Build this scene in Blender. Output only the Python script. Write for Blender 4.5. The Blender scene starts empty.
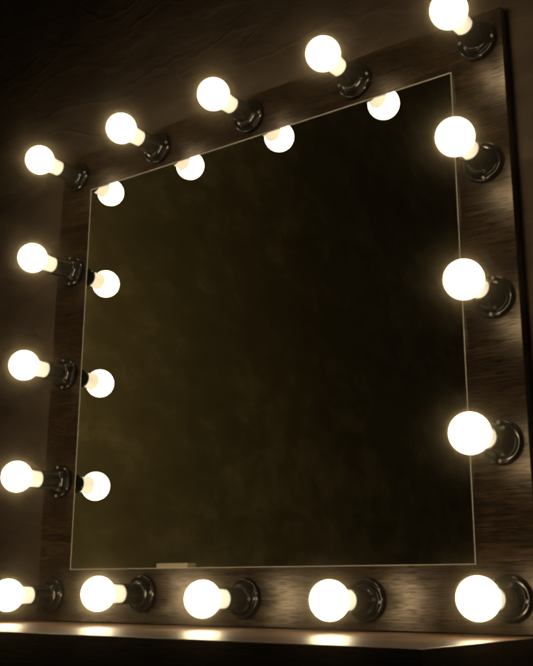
import bpy, bmesh, math, random
from mathutils import Vector, Matrix
random.seed(4)
S = bpy.context.scene
C = S.collection

# ------------------------------------------------------------------ sizes (metres)
W, H = 0.8136, 0.7788                      # wooden board behind the mirror
ML, MR, MB, MT = 0.0756, 0.7422, 0.0770, 0.7059   # mirror glass
BOARD_T = 0.018
WALL_Y = 0.0182
GLASS_Y = -0.0048                          # reflecting face of the glass
SHELF_D = 0.292
LAMP_H = 0.088                             # globe centre above the board
GLOBE_R = 0.0230
XL, XR, ZB, ZT = 0.0383, 0.7809, 0.0388, 0.7410

# ------------------------------------------------------------------ helpers
def link(name, bm, mats, parent=None, smooth=False, loc=(0, 0, 0)):
    me = bpy.data.meshes.new(name)
    bm.normal_update()
    bm.to_mesh(me); bm.free()
    o = bpy.data.objects.new(name, me); C.objects.link(o)
    for m in (mats if isinstance(mats, (list, tuple)) else [mats]):
        me.materials.append(m)
    if smooth:
        for p in me.polygons: p.use_smooth = True
    o.location = loc
    if parent: o.parent = parent
    return o

def empty(name, loc=(0, 0, 0)):
    o = bpy.data.objects.new(name, None); C.objects.link(o)
    o.location = loc; o.empty_display_size = 0.05
    return o

def tag(o, label=None, cat=None, group=None, kind=None):
    if label: o['label'] = label
    if cat: o['category'] = cat
    if group: o['group'] = group
    if kind: o['kind'] = kind
    return o

def box(bm, x0, x1, y0, y1, z0, z1, bevel=0.0, seg=2):
    r = bmesh.ops.create_cube(bm, size=1.0)
    for v in r['verts']:
        v.co = Vector(((x0 + x1) / 2 + v.co.x * (x1 - x0), (y0 + y1) / 2 + v.co.y * (y1 - y0), (z0 + z1) / 2 + v.co.z * (z1 - z0)))
    if bevel:
        es = list({e for v in r['verts'] for e in v.link_edges})
        bmesh.ops.bevel(bm, geom=es, offset=bevel, segments=seg, profile=0.5, affect='EDGES')

def lathe(profile, seg=64):
    """profile of (height out from the board, radius); axis runs along -Y"""
    bm = bmesh.new(); rings = []
    for t, r in profile:
        if r < 1e-6:
            rings.append([bm.verts.new((0, -t, 0))])
        else:
            rings.append([bm.verts.new((r * math.cos(2 * math.pi * k / seg), -t, r * math.sin(2 * math.pi * k / seg))) for k in range(seg)])
    for a, b in zip(rings, rings[1:]):
        for k in range(seg):
            k2 = (k + 1) % seg
            if len(a) == 1 and len(b) == 1: continue
            if len(a) == 1: f = (a[0], b[k], b[k2])
            elif len(b) == 1: f = (a[k], b[0], a[k2])
            else: f = (a[k], b[k], b[k2], a[k2])
            bm.faces.new(f)
    bmesh.ops.recalc_face_normals(bm, faces=bm.faces)
    return bm

def rounded(profile, rad, n=4):
    """round the inner corners of a lathe profile"""
    out = [profile[0]]
    for p0, p1, p2 in zip(profile, profile[1:], profile[2:]):
        a, b, c = Vector(p0), Vector(p1), Vector(p2)
        d = min(rad, (a - b).length * 0.45, (c - b).length * 0.45)
        s, e = b + (a - b).normalized() * d, b + (c - b).normalized() * d
        for k in range(n + 1):
            u = k / n
            q = s * (1 - u) ** 2 + b * 2 * u * (1 - u) + e * u * u
            out.append((q.x, q.y))
    out.append(profile[-1])
    return out

# ------------------------------------------------------------------ materials
def mat(name):
    m = bpy.data.materials.new(name); m.use_nodes = True
    nt = m.node_tree
    return m, nt, nt.nodes['Principled BSDF'], nt.nodes.new, nt.links.new

def ramp(nt, stops):
    r = nt.nodes.new('ShaderNodeValToRGB'); e = r.color_ramp.elements
    e[0].position, e[0].color = stops[0][0], (*stops[0][1], 1)
    e[1].position, e[1].color = stops[-1][0], (*stops[-1][1], 1)
    for p, c in stops[1:-1]:
        n = e.new(p); n.color = (*c, 1)
    return r

def noise(nt, vec, scale, detail=4, rough=0.55, dist=0.0):
    n = nt.nodes.new('ShaderNodeTexNoise'); n.inputs['Scale'].default_value = scale
    n.inputs['Detail'].default_value = detail; n.inputs['Roughness'].default_value = rough
    n.inputs['Distortion'].default_value = dist
    nt.links.new(vec, n.inputs['Vector'])
    return n

def mapping(nt, scale, loc=(0, 0, 0), rot=(0, 0, 0)):
    t = nt.nodes.new('ShaderNodeTexCoord'); m = nt.nodes.new('ShaderNodeMapping')
    m.inputs['Scale'].default_value = scale; m.inputs['Location'].default_value = loc
    m.inputs['Rotation'].default_value = rot
    nt.links.new(t.outputs['Object'], m.inputs['Vector'])
    return m.outputs['Vector']

def math_node(nt, op, a, b):
    n = nt.nodes.new('ShaderNodeMath'); n.operation = op
    for i, v in enumerate((a, b)):
        if hasattr(v, 'links') or hasattr(v, 'node'): nt.links.new(v, n.inputs[i])
        else: n.inputs[i].default_value = v
    return n.outputs[0]

def wood(name, dark, mid, light, rough, bump=0.25, loc=(0, 0, 0), spec=0.5):
    m, nt, b, N, L = mat(name)
    broad = noise(nt, mapping(nt, (1.6, 14, 14), loc), 2.2, 4, 0.6, 0.9)
    grain = noise(nt, mapping(nt, (9, 240, 240), loc), 2.0, 5, 0.68, 0.6)
    pores = noise(nt, mapping(nt, (34, 720, 720), loc), 1.6, 2, 0.5)
    mix = math_node(nt, 'ADD', math_node(nt, 'MULTIPLY', broad.outputs[0], 0.45), math_node(nt, 'MULTIPLY', grain.outputs[0], 0.55))
    r = ramp(nt, [(0.36, dark), (0.5, mid), (0.64, light)]); L(mix, r.inputs[0])
    pr = ramp(nt, [(0.38, (0.26, 0.24, 0.22)), (0.50, (1, 1, 1))]); L(pores.outputs[0], pr.inputs[0])
    mx = N('ShaderNodeMix'); mx.data_type = 'RGBA'; mx.blend_type = 'MULTIPLY'; mx.inputs[0].default_value = 0.8
    L(r.outputs[0], mx.inputs[6]); L(pr.outputs[0], mx.inputs[7]); L(mx.outputs[2], b.inputs['Base Color'])
    rr = math_node(nt, 'ADD', rough - 0.13, math_node(nt, 'MULTIPLY', grain.outputs[0], 0.26)); L(rr, b.inputs['Roughness'])
    sp = math_node(nt, 'MULTIPLY', math_node(nt, 'ADD', math_node(nt, 'MULTIPLY', grain.outputs[0], 1.5), -0.25), spec)
    pv = math_node(nt, 'MULTIPLY', sp, pr.outputs[0]); L(pv, b.inputs['Specular IOR Level'])
    hgt = math_node(nt, 'ADD', math_node(nt, 'MULTIPLY', grain.outputs[0], 0.6), math_node(nt, 'MULTIPLY', pores.outputs[0], 0.5))
    bp = N('ShaderNodeBump'); bp.inputs['Strength'].default_value = bump; bp.inputs['Distance'].default_value = 0.0006
    L(hgt, bp.inputs['Height']); L(bp.outputs[0], b.inputs['Normal'])
    return m

M_board = wood('wenge_laminate', (0.0045, 0.0026, 0.0015), (0.015, 0.0086, 0.0046), (0.052, 0.030, 0.0158), 0.31, 0.22, spec=0.95)
bb = M_board.node_tree.nodes['Principled BSDF']; bb.inputs['Coat Weight'].default_value = 0.12; bb.inputs['Coat Roughness'].default_value = 0.30; bb.inputs['Specular Tint'].default_value = (1.0, 0.86, 0.68, 1)
M_shelf = wood('brown_laminate', (0.048, 0.029, 0.018), (0.105, 0.066, 0.042), (0.180, 0.118, 0.078), 0.44, 0.45, (3.1, 1.7, 0.4))
sb = M_shelf.node_tree.nodes['Principled BSDF']; sb.inputs['Coat Weight'].default_value = 0.3; sb.inputs['Coat Roughness'].default_value = 0.34

def plaster(name, c0, c1, c2, rot, stretch, bump, big=1.6, rough=0.8, ridge=0.3):
    m, nt, b, N, L = mat(name)
    v1 = mapping(nt, stretch, (0.7, 0.2, 0.4), rot)
    clouds = noise(nt, v1, big, 6, 0.62, 0.2)
    blot = noise(nt, mapping(nt, stretch, (2.3, 5.1, 1.2)), big * 7.5, 5, 0.55, 0.3)
    fine = noise(nt, mapping(nt, (1, 1, 1)), 160, 4, 0.7)
    mix = math_node(nt, 'ADD', math_node(nt, 'MULTIPLY', clouds.outputs[0], 0.5), math_node(nt, 'MULTIPLY', blot.outputs[0], 0.5))
    r = ramp(nt, [(0.36, c0), (0.5, c1), (0.63, c2)]); L(mix, r.inputs[0])
    L(r.outputs[0], b.inputs['Base Color']); b.inputs['Roughness'].default_value = rough
    b.inputs['Specular IOR Level'].default_value = 0.25
    # trowel ridges: thin raised lines where a stretched noise crosses its middle
    rid = noise(nt, mapping(nt, (stretch[0] * 1.3, stretch[1] * 1.3, stretch[2] * 1.3), (4.2, 0.3, 9.1), rot), big * 1.6, 3, 0.5, 0.5)
    ab = math_node(nt, 'ABSOLUTE', math_node(nt, 'SUBTRACT', rid.outputs[0], 0.5), 0)
    line = ramp(nt, [(0.0, (1, 1, 1)), (0.035, (0, 0, 0))]); L(ab, line.inputs[0])
    h = math_node(nt, 'ADD', math_node(nt, 'MULTIPLY', line.outputs[0], ridge),
                  math_node(nt, 'ADD', math_node(nt, 'MULTIPLY', blot.outputs[0], 1.0), math_node(nt, 'MULTIPLY', fine.outputs[0], 0.16)))
    bp = N('ShaderNodeBump'); bp.inputs['Strength'].default_value = bump; bp.inputs['Distance'].default_value = 0.008
    L(h, bp.inputs['Height']); L(bp.outputs[0], b.inputs['Normal'])
    return m

M_wall = plaster('brown_plaster', (0.034, 0.024, 0.017), (0.055, 0.039, 0.028), (0.080, 0.059, 0.043), (0, 0, 0), (0.9, 1, 1.8), 0.36, 2.2)
M_olive = plaster('olive_plaster', (0.34, 0.285, 0.125), (0.43, 0.37, 0.165), (0.70, 0.61, 0.30), (0, 0, 0), (1, 0.6, 0.9), 0.12, 2.0)

def simple(name, col, rough, metal=0.0, spec=0.5, coat=0.0, var=0.0, vs=40):
    m, nt, b, N, L = mat(name)
    b.inputs['Base Color'].default_value = (*col, 1); b.inputs['Roughness'].default_value = rough
    b.inputs['Metallic'].default_value = metal; b.inputs['Specular IOR Level'].default_value = spec
    b.inputs['Coat Weight'].default_value = coat; b.inputs['Coat Roughness'].default_value = 0.08
    if var:
        n = noise(nt, mapping(nt, (1, 1, 1)), vs, 4, 0.6)
        L(math_node(nt, 'ADD', rough - var / 2, math_node(nt, 'MULTIPLY', n.outputs[0], var)), b.inputs['Roughness'])
    return m

M_black = simple('black_bakelite', (0.006, 0.0055, 0.005), 0.13, var=0.10, vs=180)
M_steel = simple('zinc_screw', (0.34, 0.31, 0.27), 0.36, 1.0, var=0.1, vs=300)
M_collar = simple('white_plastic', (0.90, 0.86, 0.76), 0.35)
M_card = simple('white_card', (0.30, 0.275, 0.19), 0.6)
M_mirror = simple('silvered_glass', (0.86, 0.87, 0.84), 0.004, 1.0)
M_bevel = simple('ground_glass_edge', (0.36, 0.35, 0.30), 0.5, 0.0, var=0.12, vs=90)

nt = M_collar.node_tree; b = nt.nodes['Principled BSDF']     # emission added to the white neck, standing in for light from the globe
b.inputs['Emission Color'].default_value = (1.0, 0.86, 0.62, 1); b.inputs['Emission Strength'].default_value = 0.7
M_globe, nt, b, N, L = mat('lit_opal_globe')
b.inputs['Base Color'].default_value = (0.85, 0.82, 0.75, 1); b.inputs['Roughness'].default_value = 0.3
b.inputs['Emission Color'].default_value = (1.0, 0.765, 0.455, 1); b.inputs['Emission Strength'].default_value = 19.0

# ------------------------------------------------------------------ walls
bm = bmesh.new(); box(bm, -0.95, 2.2, WALL_Y, WALL_Y + 0.12, -0.75, 1.9)
tag(link('plaster_wall', bm, M_wall), 'dark brown uneven plaster wall directly behind the bulb-lit mirror board', 'wall')
bm = bmesh.new(); box(bm, -0.75, -0.60, -4.2, WALL_Y - 0.002, -0.75, 2.6)
tag(link('plaster_wall', bm, M_olive), 'olive brown mottled plaster wall seen only as a reflection in the mirror', 'wall')

# ------------------------------------------------------------------ shelf
root = empty('wooden_shelf', (W / 2, 0, 0))
tag(root, 'dark brown wooden shelf along the bottom, bright patches under the bulbs', 'shelf')
bm = bmesh.new(); box(bm, -1.0 , W / 2 + 0.001, -SHELF_D, WALL_Y - 0.0004, -0.032, 0.0, 0.0012)
link('shelf_top', bm, M_shelf, root)
bm = bmesh.new(); box(bm, -0.98, W / 2 - 0.03, -SHELF_D + 0.03, -SHELF_D + 0.048, -0.13, -0.0324, 0.001)
link('front_apron', bm, M_shelf, root)
for x in (-0.98, W / 2 - 0.048):
    bm = bmesh.new(); box(bm, x, x + 0.018, -SHELF_D + 0.0485, WALL_Y - 0.0006, -0.13, -0.0324, 0.001)
    link('side_support', bm, M_shelf, root)

# small white box standing on the shelf, just out of the picture on the left but caught by the glass
root = empty('lidded_box', (0.0680, -0.2620, 0.0004))
tag(root, 'small pale lidded box on the shelf, seen as a pale strip low in the mirror', 'box')
bm = bmesh.new(); box(bm, -0.0345, 0.0345, -0.011, 0.011, 0.0, 0.060, 0.0015)
link('box_body', bm, M_card, root)
bm = bmesh.new(); box(bm, -0.036, 0.036, -0.0125, 0.0125, 0.0602, 0.0928, 0.002)
link('lid', bm, M_card, root)

# ------------------------------------------------------------------ mirror
mirror = empty('vanity_mirror', (W / 2, 0, 0))
tag(mirror, 'square vanity mirror on a dark wood frame ringed with black lamp sockets', 'mirror')
bm = bmesh.new(); box(bm, -W / 2, W / 2, 0.0, BOARD_T, 0.0008, H, 0.0013)
link('wooden_frame', bm, M_board, mirror)
# the glass: front face silvered, narrow ground bevel all round, thin sides
bm = bmesh.new()
RIM = (0.0024, 0.0008, 0.0009, 0.0022)       # polished rim, widest at the left and top: left, right, bottom, top
def ring(k, y):
    l, r, b3, t = (k * e for e in RIM)
    return [bm.verts.new((x - W / 2, y, z)) for x, z in ((ML + l, MB + b3), (MR - r, MB + b3), (MR - r, MT - t), (ML + l, MT - t))]
rings = [ring(0, -0.0004)]
EW = 0.0010
for k in range(7):
    a = math.pi / 2 * k / 6
    rings.append(ring(1 - math.cos(a), GLASS_Y + EW * (1 - math.sin(a))))
for a, b2 in zip(rings, rings[1:]):
    for k in range(4):
        bm.faces.new((a[k], a[(k + 1) % 4], b2[(k + 1) % 4], b2[k]))
r0 = rings[0]
bm.faces.new(r0[::-1])
bmesh.ops.recalc_face_normals(bm, faces=bm.faces)
edge = link('glass_edge', bm, [M_bevel, M_black], None)
for p in edge.data.polygons:                # the cut sides of the glass are painted black
    if p.index < 4: p.material_index = 1
bm = bmesh.new()
v = ring(1, GLASS_Y)
bm.faces.new(v)
glass = link('mirror_glass', bm, M_mirror, mirror)
edge.parent = glass

# ------------------------------------------------------------------ sockets and bulbs
sock_prof = rounded([(0.0003, 0.0), (0.0003, 0.0262), (0.0055, 0.0262), (0.0078, 0.0245), (0.0078, 0.0203), (0.0066, 0.0196), (0.0066, 0.0186),
                     (0.0120, 0.0182), (0.0128, 0.0158), (0.0150, 0.0146), (0.0440, 0.0137), (0.0447, 0.0143), (0.0478, 0.0143), (0.0478, 0.0126), (0.0360, 0.0122), (0.0360, 0.0)], 0.0008)
screw_prof = rounded([(0.0, 0.0), (0.0, 0.0024), (0.0008, 0.0024), (0.0018, 0.0016), (0.0018, 0.0010), (0.0008, 0.0008), (0.0008, 0.0)], 0.0003, 2)
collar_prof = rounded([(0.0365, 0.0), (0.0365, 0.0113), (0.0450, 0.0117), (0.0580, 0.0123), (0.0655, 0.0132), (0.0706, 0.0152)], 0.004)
gp = []
a0 = math.asin(0.0150 / GLOBE_R)
for k in range(33):
    a = a0 + (math.pi - a0) * k / 32
    gp.append((LAMP_H - GLOBE_R * math.cos(a), GLOBE_R * math.sin(a) if k < 32 else 0.0))

sock0 = link('lamp_socket', lathe(sock_prof, 72), M_black, mirror, True)
ridges = bmesh.new()                                      # little moulded ribs along the barrel
for k in range(6):
    a = math.radians(60 * k + 20)
    r = bmesh.ops.create_cube(ridges, size=1)
    for v in r['verts']:
        v.co = Matrix.Rotation(a, 3, 'Y') @ Vector((v.co.x * 0.0011 + 0.01435, v.co.y * 0.028 - 0.0295, v.co.z * 0.0016))
rib0 = link('barrel_rib', ridges, M_black, sock0)
scr0 = [link('screw', lathe(screw_prof, 20), M_steel, sock0, True, (s * 0.0223, -0.0076, 0)) for s in (-1, 1)]

bulb0 = empty('light_bulb')
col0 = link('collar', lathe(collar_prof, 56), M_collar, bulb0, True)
glo0 = link('globe', lathe(gp, 56), M_globe, bulb0, True)

# small mounting errors of each hand-fitted lamp (metres), in the order column, row
NUDGE = {(0,4):(.001,-.0022),(1,4):(.001,.0002),(2,4):(0,.0014),(3,4):(0,.0006),(4,4):(-.001,-.0026),(4,3):(-.0022,.0020),(4,2):(.0007,.0005),
         (4,1):(-.0008,.0003),(4,0):(-.0012,.0006),(3,0):(.0004,-.002),(2,0):(-.0012,-.0019),(1,0):(.0008,.0034),(0,0):(-.002,.0005),(0,3):(.0005,.0004),(0,2):(-.0013,-.0013),(0,1):(.0002,-.001)}
LABEL = {
 (0,4): 'glowing white globe bulb at the top left corner of the mirror frame',
 (1,4): 'glowing white globe bulb on the top rail, next to the top left corner bulb',
 (2,4): 'glowing white globe bulb at the middle of the top rail of the frame',
 (3,4): 'glowing white globe bulb on the top rail, next to the top right corner bulb',
 (4,4): 'glowing white globe bulb at the top right corner, cut by the photo edge',
 (4,3): 'glowing white globe bulb on the right side, just below the top right corner bulb',
 (4,2): 'glowing white globe bulb at the middle of the right side of the frame',
 (4,1): 'glowing white globe bulb on the right side, just above the bottom right corner bulb',
 (4,0): 'large glowing globe bulb at the bottom right corner above the shelf end',
 (3,0): 'glowing globe bulb on the bottom rail, next to the bottom right corner bulb',
 (2,0): 'glowing globe bulb at the middle of the bottom rail above the shelf',
 (1,0): 'glowing globe bulb on the bottom rail, next to the bottom left corner bulb',
 (0,0): 'glowing globe bulb at the bottom left corner, cut by the photo edge',
 (0,1): 'glowing globe bulb on the left side, just above the bottom left corner bulb',
 (0,2): 'glowing globe bulb at the middle of the left side of the frame',
 (0,3): 'glowing globe bulb on the left side, just below the top left corner bulb'}
first = True
for (i, j), lab in LABEL.items():
    dx, dz = NUDGE[(i, j)]
    x = XL + (XR - XL) * i / 4 + dx; z = ZB + (ZT - ZB) * j / 4 + dz
    ang = math.pi / 2 if (i in (0, 4) and 0 < j < 4) else 0.0
    ang += random.uniform(-0.14, 0.14)
    if first:
        s, kids, bl, bk = sock0, [rib0] + scr0, bulb0, None
    else:
        s = sock0.copy(); C.objects.link(s); s.parent = mirror
        for k in [rib0] + scr0:
            c = k.copy(); C.objects.link(c); c.parent = s
        bl = bulb0.copy(); C.objects.link(bl)
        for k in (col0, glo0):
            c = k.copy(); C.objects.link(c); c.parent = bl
    first = False
    s.location = (x - W / 2, 0, z); s.rotation_euler = (0, ang, 0)
    bl.location = (x, 0, z); bl.rotation_euler = (random.uniform(-.012, .012), random.uniform(0, 6), random.uniform(-.012, .012))
    tag(bl, lab, 'light bulb', 'lit bulbs around the mirror')

# ------------------------------------------------------------------ world: a dark room
w = bpy.data.worlds.new('World'); S.world = w; w.use_nodes = True
bg = w.node_tree.nodes['Background']
bg.inputs[0].default_value = (1.0, 0.8, 0.5, 1); bg.inputs[1].default_value = 0.0008

# thin volume added to imitate the soft lens bloom round each lit bulb
M_bloom = bpy.data.materials.new('bloom_haze'); M_bloom.use_nodes = True
nt = M_bloom.node_tree; nt.nodes.remove(nt.nodes['Principled BSDF'])
add = nt.nodes.new('ShaderNodeAddShader')
for k, (dens, g) in enumerate(((0.011, 0.985), (0.034, 0.9968))):
    pv = nt.nodes.new('ShaderNodeVolumePrincipled')
    pv.inputs['Color'].default_value = (0.95, 0.84, 0.58, 1); pv.inputs['Density'].default_value = dens
    pv.inputs['Anisotropy'].default_value = g
    nt.links.new(pv.outputs[0], add.inputs[k])
nt.links.new(add.outputs[0], nt.nodes['Material Output'].inputs['Volume'])
bm = bmesh.new(); box(bm, -1.6, 3.0, -5.0, 0.6, -1.75, 3.2)
tag(link('bloom_volume', bm, M_bloom), kind='stuff')

# ------------------------------------------------------------------ camera
cd = bpy.data.cameras.new('camera'); cam = bpy.data.objects.new('camera', cd); C.objects.link(cam)
yaw, pit, rol = 0.62342, 0.26184, 0.0044
fw = Vector((-math.sin(yaw) * math.cos(pit), math.cos(yaw) * math.cos(pit), math.sin(pit)))
rt = Vector((math.cos(yaw), math.sin(yaw), 0)); up = rt.cross(fw)
r2 = rt * math.cos(rol) + up * math.sin(rol); u2 = -rt * math.sin(rol) + up * math.cos(rol)
m = Matrix((r2, u2, -fw)).transposed().to_4x4(); m.translation = (1.2072, -1.0636, 0.0468)
cam.matrix_world = m
cd.sensor_fit = 'VERTICAL'; cd.sensor_height = 24.0; cd.lens = 962.85 / 666 * 24.0
cd.clip_start = 0.01; cd.clip_end = 200
S.camera = cam

# ------------------------------------------------------------------ render
S.view_settings.view_transform = 'Standard'; S.view_settings.look = 'None'
S.view_settings.exposure = 0.0; S.view_settings.gamma = 1.0
cy = S.cycles
cy.use_denoising = True; cy.max_bounces = 8; cy.diffuse_bounces = 3; cy.glossy_bounces = 5
cy.filter_width = 2.6; cy.sample_clamp_indirect = 4.0
cy.caustics_reflective = True
